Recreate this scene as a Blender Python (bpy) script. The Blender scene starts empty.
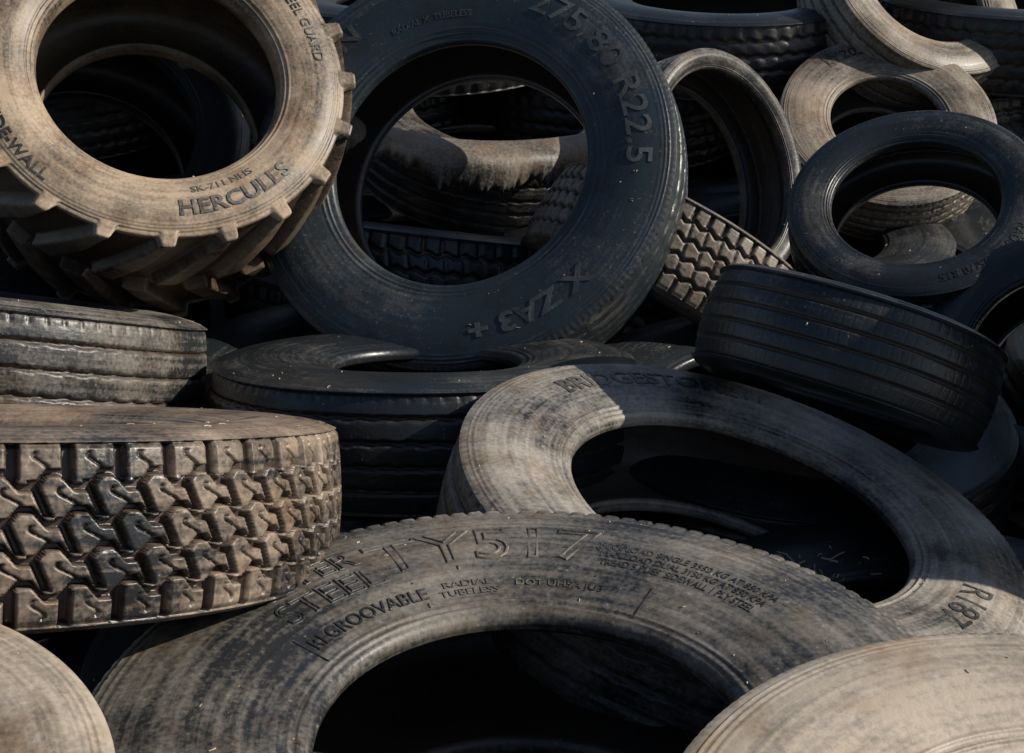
import bpy, math, numpy as np, random
from mathutils import Vector, Matrix
R_=math.radians
scene=bpy.context.scene
scene.view_settings.view_transform='Standard'
scene.view_settings.look='None'
cam=bpy.data.cameras.new('camera'); co=bpy.data.objects.new('camera',cam); scene.collection.objects.link(co)
co.location=(0,0,1.9); co.rotation_euler=(R_(65),0,0); cam.lens=50; cam.sensor_width=36; cam.clip_end=500; cam.clip_start=0.05
scene.camera=co
S=Vector((.833,-.042,.551)).normalized()
sun=bpy.data.lights.new('sun','SUN'); sun.energy=5; sun.angle=R_(.5); sun.color=(1,.92,.80)
so=bpy.data.objects.new('sun',sun); scene.collection.objects.link(so); so.rotation_euler=S.to_track_quat('Z','Y').to_euler(); so.location=(3,-2,6)
w=bpy.data.worlds.new('World'); scene.world=w; w.use_nodes=True
nt=w.node_tree; bg=nt.nodes['Background']; sk=nt.nodes.new('ShaderNodeTexSky'); sk.sky_type='NISHITA'; sk.sun_disc=False
sk.sun_elevation=math.asin(S.z); sk.sun_rotation=math.atan2(S.x,S.y)
nt.links.new(sk.outputs[0],bg.inputs[0]); bg.inputs[1].default_value=.085
def rubber(name,dust=.5,base=(.018,.020,.023),dcol=(.27,.245,.205),gcol=(.05,.035,.025),rough=.40,up_d=.25,seed=0,contrast=1.2):
    m=bpy.data.materials.new(name); m.use_nodes=True; t=m.node_tree; N=t.nodes; L=t.links
    b=N['Principled BSDF']
    def mth(op,a,bb,clamp=False):
        n=N.new('ShaderNodeMath'); n.operation=op; n.use_clamp=clamp
        for i,v in enumerate((a,bb)):
            if isinstance(v,(int,float)): n.inputs[i].default_value=v
            else: L.new(v,n.inputs[i])
        return n.outputs[0]
    def noise(vec,sc,det=4,ro=.6):
        n=N.new('ShaderNodeTexNoise'); n.inputs['Scale'].default_value=sc; n.inputs['Detail'].default_value=det; n.inputs['Roughness'].default_value=ro
        L.new(vec,n.inputs['Vector']); return n.outputs['Fac']
    tc=N.new('ShaderNodeTexCoord')
    mp=N.new('ShaderNodeMapping'); mp.inputs['Location'].default_value=(seed*3.7,seed*1.3,seed*2.1); L.new(tc.outputs['Object'],mp.inputs[0]); V=mp.outputs[0]
    at=N.new('ShaderNodeAttribute'); at.attribute_name='tp'
    ag=N.new('ShaderNodeAttribute'); ag.attribute_name='groove_and_shade'
    m1=N.new('ShaderNodeMapping'); m1.inputs['Scale'].default_value=(1.3,1.3,90); m1.inputs['Location'].default_value=(seed,seed,0); L.new(at.outputs['Vector'],m1.inputs[0])
    big=noise(V,4.0,5,.65); fine=noise(V,140,2,.6); circ=noise(m1.outputs[0],1.0,3,.6); st_=noise(V,9.3,3,.7)
    geo=N.new('ShaderNodeNewGeometry'); sp=N.new('ShaderNodeSeparateXYZ'); L.new(geo.outputs['Normal'],sp.inputs[0])
    upf=mth('MULTIPLY',mth('MAXIMUM',sp.outputs[2],0),up_d)
    x=mth('ADD',mth('MULTIPLY',mth('SUBTRACT',big,.5),2.2*contrast),mth('MULTIPLY',mth('SUBTRACT',circ,.5),1.0*contrast))
    x=mth('ADD',x,mth('MULTIPLY',mth('SUBTRACT',fine,.5),.8*contrast))
    x=mth('ADD',mth('ADD',x,dust),upf,True)
    c=N.new('ShaderNodeMix'); c.data_type='RGBA'; c.inputs[6].default_value=(*base,1); c.inputs[7].default_value=(*dcol,1); L.new(x,c.inputs[0])
    st=mth('MULTIPLY',mth('SUBTRACT',st_,.48),4.5,True)
    c2=N.new('ShaderNodeMix'); c2.data_type='RGBA'; c2.blend_type='MULTIPLY'; L.new(mth('MULTIPLY',st,.85),c2.inputs[0]); L.new(c.outputs[2],c2.inputs[6]); c2.inputs[7].default_value=(.66,.53,.40,1)
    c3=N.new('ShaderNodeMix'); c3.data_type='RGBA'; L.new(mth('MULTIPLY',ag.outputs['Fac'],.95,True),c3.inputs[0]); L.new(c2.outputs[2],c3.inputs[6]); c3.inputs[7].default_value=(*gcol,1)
    s2=mth('MULTIPLY',mth('SUBTRACT',fine,.69),10,True)
    c4=N.new('ShaderNodeMix'); c4.data_type='RGBA'; L.new(mth('MULTIPLY',s2,.5),c4.inputs[0]); L.new(c3.outputs[2],c4.inputs[6]); c4.inputs[7].default_value=(.42,.38,.32,1)
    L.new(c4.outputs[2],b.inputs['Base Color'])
    L.new(mth('ADD',mth('MULTIPLY',x,.20),mth('ADD',rough-.1,mth('MULTIPLY',st_,.2))),b.inputs['Roughness'])
    h=mth('ADD',mth('MULTIPLY',fine,.5),mth('ADD',mth('MULTIPLY',st_,.8),mth('MULTIPLY',circ,.3)))
    bp=N.new('ShaderNodeBump'); bp.inputs['Strength'].default_value=.5; bp.inputs['Distance'].default_value=.0022; L.new(h,bp.inputs['Height']); L.new(bp.outputs[0],b.inputs['Normal'])
    return m
def sst(x,a,b):
    t=np.clip((x-a)/(b-a),0,1); return t*t*(3-2*t)
def groove_at(d,w,e):
    return 1-sst(np.abs(d),w/2-e/2,w/2+e/2)
def tri(x):
    return 4*np.abs((x%1)-.5)-1
def catmull(pts,n):
    pts=np.array(pts,float); k=len(pts); p=np.vstack([2*pts[0]-pts[1],pts,2*pts[-1]-pts[-2]])
    out=[]
    for u in np.linspace(0,k-1,n):
        i=min(int(u),k-2); t=u-i; a,b,c,d=p[i],p[i+1],p[i+2],p[i+3]
        out.append(.5*((2*b)+(c-a)*t+(2*a-5*b+4*c-d)*t*t+(3*b-a-3*c+d)*t**3))
    return np.array(out)
SIDE=[(.66,.0),(.74,-.004),(.82,.02),(.85,.08),(.90,.16),(.965,.33),(1.0,.52),(.985,.68),(.94,.82),(.90,.91),(.868,.955)]
def warpf(seed,warp):
    rng=np.random.RandomState(seed+100); pr=[(rng.randint(2,5),rng.rand()*6.28,rng.rand()*6.28,warp*.5/(k+1)) for k in range(3)]
    def f(TH):
        dr=0;dz=0
        for m,p1,p2,A in pr: dr=dr+A*np.cos(m*TH+p1)*.6; dz=dz+A*np.cos((m-1)*TH+p2)
        return dr,dz
    return f
def build_mesh(name,R,rb,W,tread='ribs',N=420,NS=70,NT=60,rings=(),seed=0,crown=.022,depth=.012,shoulder=None,warp=.004,side=None,lug=0.0,ngr=4,pitch=60,sipes=1):
    h=R-rb
    sd=catmull(side or SIDE,NS)
    sz=sd[:,0]*W/2; sr=rb+sd[:,1]*h; fr=sd[:,1].copy()
    dz=np.gradient(sz); dr=np.gradient(sr); ln=np.hypot(dz,dr)+1e-9
    nz=dr/ln; nr=-dz/ln
    off=np.zeros(NS)
    for (f,wd,ht) in rings:
        off+=ht*np.exp(-((fr-f)/wd)**2)*(np.arange(NS)>NS*.2)
    sz=sz+nz*off; sr=sr+nr*off
    tz=np.linspace(.858,-.858,NT)*W/2
    tr=R-crown*h/.22*(np.abs(tz)/(W/2))**2.2
    tr=tr-(h*.02)*sst(np.abs(tz)/(W/2),.80,.86)
    inn=[(-.60,.03),(-.70,.15),(-.86,.45),(-.80,.75),(-.55,.88),(0,.915),(.55,.88),(.80,.75),(.86,.45),(.70,.15),(.60,.03)]
    ic=catmull(inn,26); iz=ic[:,0]*W/2; ir=rb+ic[:,1]*h
    z=np.concatenate([sz,tz,-sz[::-1],iz]); r=np.concatenate([sr,tr,sr[::-1],ir])
    M=len(z); th=np.linspace(0,2*math.pi,N,endpoint=False)
    Z=np.tile(z,(N,1)); RR=np.tile(r,(N,1)); TH=np.tile(th[:,None],(1,M)); G=np.zeros((N,M))
    a,b=NS,NS+NT
    u=TH[:,a:b]/(2*math.pi); zz=Z[:,a:b]; hw=W/2*.858; q=zz/hw
    cell=2*math.pi*R/N; e=max(.0022,2*hw/NT*1.2)
    circ=2*math.pi*R
    g=np.zeros_like(zz)
    if tread=='ribs':
        for k in range(ngr):
            zc=-hw+2*hw*(k+1)/(ngr+1)
            g=np.maximum(g,groove_at(zz-zc-(.0015*tri(u*pitch) if sipes else 0),.008 if sipes else .006,e))
            if sipes: g=np.maximum(g,.25*groove_at(zz-zc,.024,.004)*groove_at((((u*pitch*2)%1)-.5)*circ/(pitch*2),.002,.0035))
        if sipes:
            g=np.maximum(g,.3*sst(np.abs(q),.82,.88)*groove_at((((u*pitch*1.5)%1)-.5)*circ/(pitch*1.5),.006,cell*1.5))
        else:
            g=np.maximum(g,.12*groove_at((((u*pitch*1.6+.15*np.sin(q*5))%1)-.5)*circ/(pitch*1.6),.002,cell*1.5))
    elif tread=='blocks':
        P_=pitch; nr_=5
        rowf=(q+1)/2*nr_
        for k in range(1,nr_):
            zc=-hw+2*hw*k/nr_
            tt=np.clip(tri(u*P_+.5*(k%2))*2.0,-1,1)
            g=np.maximum(g,groove_at(zz-zc-.0085*tt,.0085,e))
        row=np.floor(rowf)
        fw=rowf-row-.5
        sh=.5*(row%2)+.25
        inner=((row>0)&(row<nr_-1))
        ph=u*P_+sh+np.where(inner,.30*fw,.0)
        d=(((ph)%1)-.5)*circ/P_
        g=np.maximum(g,groove_at(d,np.where(inner,.010,.013),cell*1.3))
        d2=(((ph+.5+.12*np.sin(fw*9))%1)-.5)*circ/P_
        g=np.maximum(g,np.where(inner,.6,.35)*groove_at(d2,.0035,cell*1.6)*(np.abs(fw)<.30))
    elif tread=='zig':
        for k in range(ngr):
            zc=-hw+2*hw*(k+1)/(ngr+1)
            g=np.maximum(g,groove_at(zz-zc-.006*tri(u*pitch+.5*(k%2)),.009,e))
        d=(((u*pitch+.25)%1)-.5)*circ/pitch
        g=np.maximum(g,groove_at(d,.009,cell*1.5)*(np.abs(q)>.66))
        g=np.maximum(g,.6*groove_at((((u*pitch+.8+q*.5)%1)-.5)*circ/pitch,.005,cell*1.5)*(np.abs(q)<.6))
    G[:,a:b]=g
    RR[:,a:b]-=depth*g
    if tread=='blocks':
        rw=np.random.RandomState(3); ti=(np.floor(u*pitch*2).astype(int)%(pitch*2)); tbl=rw.rand(pitch*2+1,6)
        RR[:,a:b]-=.0014*tbl[ti,np.clip(np.floor((q+1)/2*5).astype(int),0,4)]*(1-g)
    if shoulder:
        ps,pw,pd=shoulder
        dd=(((TH/(2*math.pi)*ps+.0)%1)-.5)*circ/ps
        gs=groove_at(dd,pw,cell*1.6)
        wear=.25+.75*sst(np.sin(TH*1+seed)+.6*np.sin(TH*3+seed*2),-.6,.6)
        gs=gs*wear
        fade=np.zeros(M)
        f1=sst(fr,.84,.95)
        fade[:NS]=f1; fade[NS+NT:NS+NT+NS]=f1[::-1]
        tq=np.abs(tz)/hw; fade[a:b]=sst(tq,.84,.9)
        RR-=pd*gs*fade*.8; Z-=np.sign(Z)*pd*gs*fade*.8
        G=np.maximum(G,gs*fade*.7)
    if tread=='lugs':
        P_=pitch; uu=TH/(2*math.pi); fade=np.zeros(M); f1=sst(fr,.86,.93)
        fade[:NS]=f1; fade[NS+NT:NS+NT+NS]=f1[::-1]; fade[a:b]=1
        side_=np.where(Z>0,0,.5); az=np.abs(Z)/(W/2)
        ph=(uu*P_+side_+ (1-az)*1.1)%1
        wid=.38-.16*sst(az,.5,.9)
        lugm=1-sst(np.abs(ph-.5),wid/2-.02,wid/2+.06)
        lugm=lugm*(az>.06)*fade
        RR+=lug*lugm; Z+=np.sign(Z)*lug*.3*lugm*sst(az,.8,.9)
        G[:,a:b]=np.maximum(G[:,a:b],.55+(1-lugm[:,a:b])*.45)  # lug tops darkened as well: mud plus the underside's shade in the colour
    dr_,dz_=warpf(seed,warp)(TH); RR=RR+dr_; Z=Z+dz_
    G[:,NS+NT+NS:]=.85  # inner casing painted dark to deepen the shade inside the tyre
    X=RR*np.cos(TH); Y=RR*np.sin(TH)
    co_=np.stack([X,Y,Z],-1).reshape(-1,3)
    i=np.arange(N)[:,None]; j=np.arange(M)[None,:]; i2=(i+1)%N; j2=(j+1)%M
    f=np.stack([i*M+j,i*M+j2,i2*M+j2,i2*M+j],-1).reshape(-1,4)
    me=bpy.data.meshes.new(name); me.vertices.add(len(co_)); me.vertices.foreach_set('co',co_.ravel())
    me.loops.add(f.size); me.loops.foreach_set('vertex_index',f.ravel().astype(np.int32))
    me.polygons.add(len(f)); me.polygons.foreach_set('loop_start',np.arange(0,f.size,4,dtype=np.int32))
    me.polygons.foreach_set('use_smooth',np.ones(len(f),bool))
    me.update()
    s=np.concatenate([[0],np.cumsum(np.hypot(np.diff(z),np.diff(r)))])
    tp=np.stack([np.cos(TH),np.sin(TH),np.tile(s,(N,1))],-1).astype(np.float32)
    at=me.attributes.new('tp','FLOAT_VECTOR','POINT'); at.data.foreach_set('vector',tp.ravel())
    ag=me.attributes.new('groove_and_shade','FLOAT','POINT'); ag.data.foreach_set('value',G.astype(np.float32).ravel())
    k0=int(NS*.3); o=np.argsort(sr[k0:])
    return me,(sr[k0:][o],sz[k0:][o],warpf(seed,warp))
def frame(loc,n):
    n=Vector(n).normalized(); x=Vector((1,0,0)); x=(x-n*x.dot(n)).normalized(); y=n.cross(x)
    M=Matrix((x,y,n)).transposed().to_4x4(); M.translation=Vector(loc); return M
def lettering(par,prof,items,mat,R,rb):
    allv=[];allf=[];base=0
    for it in items:
        txt,frac,ang,size=it[:4]; opt=it[4] if len(it)>4 else {}
        cu=bpy.data.curves.new('t','FONT'); cu.body=txt; cu.size=size; cu.align_x='CENTER'; cu.align_y='CENTER'
        cu.space_character=opt.get('sp',1.0); cu.resolution_u=3
        if opt.get('outline'):
            cu.fill_mode='NONE'; cu.bevel_depth=opt.get('bd',.0016); cu.bevel_resolution=1
        else:
            cu.extrude=opt.get('h',.0018); cu.offset=opt.get('off',.0)
        ob=bpy.data.objects.new('t',cu); scene.collection.objects.link(ob)
        dg=bpy.context.evaluated_depsgraph_get(); me=bpy.data.meshes.new_from_object(ob.evaluated_get(dg))
        n=len(me.vertices); v=np.zeros(n*3); me.vertices.foreach_get('co',v); v=v.reshape(-1,3)
        fs=[tuple(vi+base for vi in p.vertices) for p in me.polygons]
        bpy.data.objects.remove(ob); bpy.data.meshes.remove(me)
        x=v[:,0]*opt.get('sx',1.0); y=v[:,1]; r0=rb+frac*(R-rb); a0=R_(ang)
        if opt.get('flip'): r=r0-y; th=a0+x/r0
        else: r=r0+y; th=a0-x/r0
        dr_,dz_=prof[2](th)
        z=np.interp(r,prof[0],prof[1])+v[:,2]+.0004+dz_; r=r+dr_
        allv.append(np.stack([r*np.cos(th),r*np.sin(th),z],-1)); allf+=fs; base+=n
    me=bpy.data.meshes.new('lettering'); me.from_pydata(np.concatenate(allv).tolist(),[],allf)
    me.materials.append(mat)
    o=bpy.data.objects.new('sidewall_lettering',me); scene.collection.objects.link(o); o.parent=par
    return o
SD=[0]
def tire(name,loc,n,R,rb,W,mat,letters=None,lmat=None,**kw):
    """loc: centre of the tyre in mm (world), n: axle direction x1000"""
    SD[0]+=1; kw.setdefault('seed',SD[0])
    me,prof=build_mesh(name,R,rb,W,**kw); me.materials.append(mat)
    o=bpy.data.objects.new(name,me); scene.collection.objects.link(o); o.matrix_world=frame([c/1000 for c in loc],n)
    if letters: lettering(o,prof,letters,lmat or mat,R,rb)
    return o
RG=[(.09,.012,.0025),(.14,.010,.002),(.20,.008,.0012),(.80,.008,.0012),(.84,.008,.0014),(.88,.008,.0014)]
RG2=[(.08,.012,.003),(.13,.010,.002),(.22,.007,.0012),(.80,.006,.0012),(.84,.006,.0014),(.88,.006,.0014)]
mt_front=rubber('dusty_rubber_grey',.14,dcol=(.25,.225,.19),seed=1)
mt_br=rubber('dusty_rubber_tan',.36,dcol=(.38,.345,.30),seed=2)
mt_mi=rubber('sky_tinted_shade_rubber',-.14,base=(.018,.027,.035),dcol=(.10,.10,.10),rough=.36,up_d=.1,seed=3)  # blue sky sheen and the face's shade put into the base colour
mt_mil=rubber('sheen_tinted_lettering',.2,base=(.035,.043,.05),dcol=(.09,.10,.105),rough=.45,up_d=.1,seed=13)  # lighter blue puts the letters' sheen into their colour
mt_he=rubber('muddy_shaded_tractor_rubber',.44,dcol=(.41,.315,.22),gcol=(.040,.024,.014),seed=4)  # groove colour holds mud and the tread's painted shade
mt_bl=rubber('worn_tread_rubber',.26,dcol=(.36,.275,.205),gcol=(.028,.014,.009),rough=.34,seed=5)
mt_tan=rubber('pale_dust_rubber',.62,dcol=(.45,.38,.30),seed=6,contrast=1.0)
mt_tan2=rubber('brown_dust_rubber',.38,dcol=(.34,.28,.215),seed=16)
mt_dk=rubber('dark_rubber',-.18,base=(.015,.019,.023),dcol=(.12,.115,.105),rough=.34,seed=7,up_d=.2)
mt_dk2=rubber('black_rubber',-.3,base=(.011,.013,.015),dcol=(.07,.065,.06),seed=8,up_d=.15)
mt_mid=rubber('grey_rubber',.12,dcol=(.28,.25,.21),seed=9)
mt_ink=rubber('bare_black_lettering',-.05,dcol=(.2,.18,.15),seed=10,up_d=.1)
mt_ink2=rubber('dark_relief_lettering',.05,dcol=(.24,.215,.18),seed=11,up_d=.1)  # darker tone puts the outlines' light-and-dark relief into the colour

RGF=[(.05,.012,.003),(.09,.010,.002),(.84,.006,.0012),(.88,.006,.0014),(.92,.006,.0014),(.29,.004,.0012)]
tire('truck_tire',(21,1293,732),(0,35,999),.535,.25,.28,mt_front,N=1000,NS=120,NT=70,tread='zig',depth=.012,pitch=64,shoulder=(128,.006,.004),rings=RGF,
  letters=[('SUPER',.59,135,.056,{'outline':1,'sx':1.0,'bd':.0014}),('STEEL',.40,135,.056,{'outline':1,'sx':1.12,'bd':.0014}),('TY517',.50,99,.110,{'outline':1,'sx':1.05,'bd':.0021}),
   ('REGROOVABLE',.19,133,.030,{'h':.0014,'sx':.9}),('RADIAL\nTUBELESS',.19,105,.016,{'h':.001,'sx':1.2}),('DOT UH5A JU3',.20,82,.016,{'h':.001,'sx':1.1}),
   ('|',.5,117.5,.12,{'h':.0006,'sx':.3}),('|',.5,74,.12,{'h':.0006,'sx':.3}),('|',.2,60,.06,{'h':.0006,'sx':.3}),('|',.2,152,.06,{'h':.0006,'sx':.3}),
   ('MAX LOAD SINGLE 3550 KG AT 850 KPA\nMAX LOAD DUAL 3150 KG AT 850 KPA\nTREAD 5 PLIES  SIDEWALL 1 PLY STEEL',.46,56,.019,{'h':.0006,'sx':.75})],lmat=mt_ink2)
tire('truck_tire',(364,2087,590),(221,0,975),.50,.296,.26,mt_br,N=800,NS=100,NT=60,tread='ribs',shoulder=(170,.005,.002),rings=RG2,depth=.012,
  letters=[('BRIDGESTONE',.50,112,.058,{'h':.0018,'sx':1.05,'off':.001}),('M711',.50,84,.045,{'h':.0014,'sx':1.2}),('R187',.50,-36,.07,{'h':.0012})],lmat=mt_ink)
tire('truck_tire',(-105,3356,870),(-221,-748,626),.53,.31,.27,mt_mi,N=700,NS=100,NT=60,tread='ribs',rings=RG,shoulder=(200,.004,.002),
  letters=[('275/80 R22.5',.56,28,.085,{'h':.002,'sx':1.2,'off':.0005}),('X ZA3 +',.56,-65,.065,{'h':.002,'sx':1.3,'off':.002}),('MICHELIN',.56,150,.07,{'h':.002,'sx':1.2,'off':.002}),('RADIAL X  TUBELESS',.30,100,.022,{'h':.001})],lmat=mt_mil)
SIDE_H=[(.66,.0),(.74,-.004),(.84,.02),(.88,.07),(.93,.15),(.985,.33),(1.0,.50),(.99,.66),(.96,.80),(.92,.90),(.868,.955)]
tire('tractor_tire',(-862,3362,1031),(309,-662,683),.43,.27,.44,mt_he,N=900,NS=90,NT=80,tread='lugs',lug=.028,pitch=20,side=SIDE_H,rings=RG+[(.93,.02,.004)],depth=.0,
  letters=[('HERCULES',.58,-57,.050,{'h':.0025,'sx':1.2,'flip':1,'off':.001}),('WIDE-WALL',.72,-140,.034,{'h':.002,'sx':1.2,'flip':1,'off':.0005}),('SK-711 NHS',.30,-60,.024,{'h':.0015,'flip':1,'sx':1.2}),('POWER STEEL GUARD',.6,40,.035,{'h':.002})],lmat=mt_ink2)
tire('truck_tire',(-765,1759,893),(20,423,906),.52,.30,.238,mt_bl,N=1500,NS=80,NT=130,tread='blocks',pitch=54,depth=.017,rings=RG,crown=.012)
tire('truck_tire',(-1168,2782,641),(130,392,911),.50,.29,.30,mt_mid,N=900,NS=80,NT=70,tread='ribs',depth=.010,rings=RG,shoulder=(160,.004,.002))
tire('car_tire',(-725,960,935),(40,20,998),.37,.2,.19,mt_tan,N=700,NS=120,rings=RG2+[(.55,.006,.001),(.64,.004,.0008),(.30,.006,.001)])
tire('car_tire',(455,738,1029),(50,22,998),.375,.20,.22,mt_tan,N=700,NS=120,rings=RG2+[(.55,.006,.001),(.64,.004,.0008),(.30,.006,.001)],shoulder=(180,.003,.0015))
tire('car_tire',(645,2504,770),(328,426,843),.29,.18,.20,mt_dk,N=900,NS=60,NT=80,tread='ribs',ngr=4,sipes=0,depth=.006,rings=RG,crown=.035)
tire('car_tire',(999,3346,758),(-251,-455,855),.31,.20,.20,mt_dk,N=600,NS=80,NT=60,rings=RG,letters=[('RADIAL  225/70 R15',.6,-60,.03,{'h':.001})])
tire('car_tire',(539,3884,722),(661,-621,422),.335,.275,.22,mt_mid,N=500,rings=RG)
tire('car_tire',(1124,4224,730),(0,-571,821),.33,.17,.2,mt_tan2,N=500,NS=80,rings=RG2,letters=[('LT205/75 R15',.62,95,.05,{'h':.0015,'sx':1.1})],lmat=mt_ink)
tire('truck_tire',(1275,4655,1036),(321,-564,761),.35,.21,.24,mt_tan2,N=500,NS=80,rings=RG)
tire('truck_tire',(-187,2750,532),(0,272,962),.46,.20,.27,mt_dk,N=600,NT=60,rings=RG)
tire('truck_tire',(416,3494,546),(513,453,729),.40,.25,.25,mt_tan2,N=700,NT=70,tread='zig',rings=RG)
tire('truck_tire',(-48,4356,690),(102,-164,981),.45,.27,.25,mt_mid,N=400,rings=RG)
tire('truck_tire',(-248,3851,430),(102,326,940),.48,.27,.27,mt_dk,N=600,NT=60,tread='zig',rings=RG)
tire('tractor_tire',(-1155,3758,815),(309,-662,683),.42,.27,.44,mt_dk2,N=300,rings=RG)  # extra tyre added behind the lugged one so its hole goes black
tire('truck_tire',(-751,2606,467),(0,231,973),.36,.21,.2,mt_tan2,N=400,rings=RG)
tire('truck_tire',(1849,4602,707),(-303,-519,799),.35,.2,.22,mt_mid,N=300,rings=RG)
tire('car_tire',(1225,2875,582),(-496,-486,719),.31,.19,.2,mt_dk,N=300,rings=RG)
fm=[]
for k,(R,rb,W,tr,mt) in enumerate([(.5,.29,.26,'ribs',mt_dk),(.5,.3,.27,'zig',mt_dk2)]):
    me,_=build_mesh('filler',R,rb,W,tread=tr,N=260,NS=36,NT=36,rings=RG,seed=20+k); me.materials.append(mt); fm.append((me,R,W))
rnd=random.Random(4)
def put(loc,n,k):
    o=bpy.data.objects.new('truck_tire',fm[k][0]); scene.collection.objects.link(o); o.matrix_world=frame(loc,n)
for y in [0.9,1.9,2.9,3.9,4.9,5.9]:
    for x in [-2.6,-1.6,-.6,.4,1.4,2.4]:
        if abs(x)>y*.5+1.2: continue
        for l in range(2 if y<4.4 else 4):
            put((x+rnd.uniform(-.1,.1)+(.3 if l%2 else 0),y+rnd.uniform(-.1,.1),.14+l*.262),(rnd.uniform(-.04,.04),rnd.uniform(-.04,.04),1),rnd.choice([0,1,1]) if y<4.4 else 1)
# unseen stack of truck tyres, added right of the view to cast shade
for l,(dx,dy) in enumerate([(.02,.0),(-.03,.03),(.0,-.02)]):
    put((1.66+dx,2.40+dy,.66+l*.265),(.02*(l-1),.03,1),l%2)
def torn_strip(name,p0,p1,p2,wdir,width,mat,seed=1,jag=.03):
    rng=np.random.RandomState(seed); n=160; k=14
    jb=np.cumsum(rng.randn(n))*.008; jb-=np.linspace(jb[0],jb[-1],n); jb+=rng.rand(n)*jag*.35
    vs=[];
    for side in (0,1):
        for i in range(n):
            t=i/(n-1); c=Vector(p0)*(1-t)**2+Vector(p1)*2*t*(1-t)+Vector(p2)*t*t
            tg=((Vector(p1)-Vector(p0))*(1-t)+(Vector(p2)-Vector(p1))*t).normalized(); nn=tg.cross(Vector(wdir)).normalized()
            for j in range(k):
                s=j/(k-1); wv=s*width+jb[i]*s**4
                bow=math.sin(s*math.pi)*width*.25
                vs.append(tuple(c-Vector(wdir)*wv+nn*(bow+(.012 if side else 0))))
    fs=[]
    def id(s,i,j): return s*n*k+i*k+j
    for i in range(n-1):
        for j in range(k-1):
            fs.append((id(0,i,j),id(0,i,j+1),id(0,i+1,j+1),id(0,i+1,j))); fs.append((id(1,i,j),id(1,i+1,j),id(1,i+1,j+1),id(1,i,j+1)))
        fs.append((id(0,i,0),id(0,i+1,0),id(1,i+1,0),id(1,i,0))); fs.append((id(0,i,k-1),id(1,i,k-1),id(1,i+1,k-1),id(0,i+1,k-1)))
    for j in range(k-1):
        fs.append((id(0,0,j),id(1,0,j),id(1,0,j+1),id(0,0,j+1))); fs.append((id(0,n-1,j),id(0,n-1,j+1),id(1,n-1,j+1),id(1,n-1,j)))
    me=bpy.data.meshes.new(name); me.from_pydata(vs,[],fs); me.materials.append(mat)
    me.polygons.foreach_set('use_smooth',np.ones(len(me.polygons),bool))
    o=bpy.data.objects.new(name,me); scene.collection.objects.link(o); return o
torn_strip('torn_tire_casing',(-.467,3.701,.964),(-.188,3.605,.829),(.276,3.918,.838),(0,.676,.737),.14,mt_tan2)
me=bpy.data.meshes.new('ground'); me.from_pydata([(-80,-80,0),(80,-80,0),(80,80,0),(-80,80,0)],[],[(0,1,2,3)])
g=bpy.data.objects.new('ground',me); scene.collection.objects.link(g)
m=bpy.data.materials.new('dark_soil'); m.use_nodes=True; b=m.node_tree.nodes['Principled BSDF']; nn=m.node_tree.nodes.new('ShaderNodeTexNoise'); nn.inputs['Scale'].default_value=6
cr=m.node_tree.nodes.new('ShaderNodeValToRGB'); cr.color_ramp.elements[0].color=(.03,.025,.02,1); cr.color_ramp.elements[1].color=(.12,.10,.08,1)
tcg=m.node_tree.nodes.new('ShaderNodeTexCoord'); m.node_tree.links.new(tcg.outputs['Object'],nn.inputs['Vector'])
m.node_tree.links.new(nn.outputs['Fac'],cr.inputs[0]); m.node_tree.links.new(cr.outputs[0],b.inputs['Base Color']); b.inputs['Roughness'].default_value=.9
me.materials.append(m)
dg=bpy.context.evaluated_depsgraph_get(); lv=[];lf=[]; rl=random.Random(9)
def drop(x,y,z0=2.4):
    ok,loc,nor,_,ob,_m=scene.ray_cast(dg,Vector((x,y,z0)),Vector((0,0,-1)))
    return (loc,nor) if ok and nor.z>.35 else None
def stick(c,nor,L,wd_):
    t=Vector((rl.uniform(-1,1),rl.uniform(-1,1),0)); t=(t-nor*t.dot(nor)).normalized(); s=nor.cross(t)
    c=c+nor*(wd_*.6); b0=len(lv)
    bend=s*rl.uniform(-.2,.2)*L+nor*rl.uniform(0,.15)*L
    for f_,off in ((-.5,0),(0,1),(.5,0)):
        q=c+t*L*f_+bend*off
        for sx,sz in ((-1,-1),(1,-1),(0,1)): lv.append(tuple(q+s*sx*wd_*.5+nor*sz*wd_*.5))
    for k in (0,3):
        for i in range(3): j=(i+1)%3; lf.append((b0+k+i,b0+k+j,b0+k+3+j,b0+k+3+i))
    lf.append((b0,b0+2,b0+1)); lf.append((b0+6,b0+7,b0+8))
for i in range(420):
    r=drop(.50+rl.gauss(0,.10),2.02+rl.gauss(0,.08),.62)
    if r: stick(r[0],r[1],rl.choice([.008,.012,.02,.04]),rl.uniform(.0014,.0035))
for i in range(500):
    y=rl.uniform(1.0,4.5); r=drop(rl.uniform(-.45*y,.45*y),y)
    if r: stick(r[0],r[1],rl.choice([.002,.003,.005,.009]),rl.uniform(.0008,.0007+.0006*y))
me=bpy.data.meshes.new('dry_straw_litter'); me.from_pydata(lv,[],lf)
m=bpy.data.materials.new('straw'); m.use_nodes=True; m.node_tree.nodes['Principled BSDF'].inputs['Base Color'].default_value=(.42,.36,.25,1); m.node_tree.nodes['Principled BSDF'].inputs['Roughness'].default_value=.8
me.materials.append(m); o=bpy.data.objects.new('dry_straw_litter',me); scene.collection.objects.link(o)
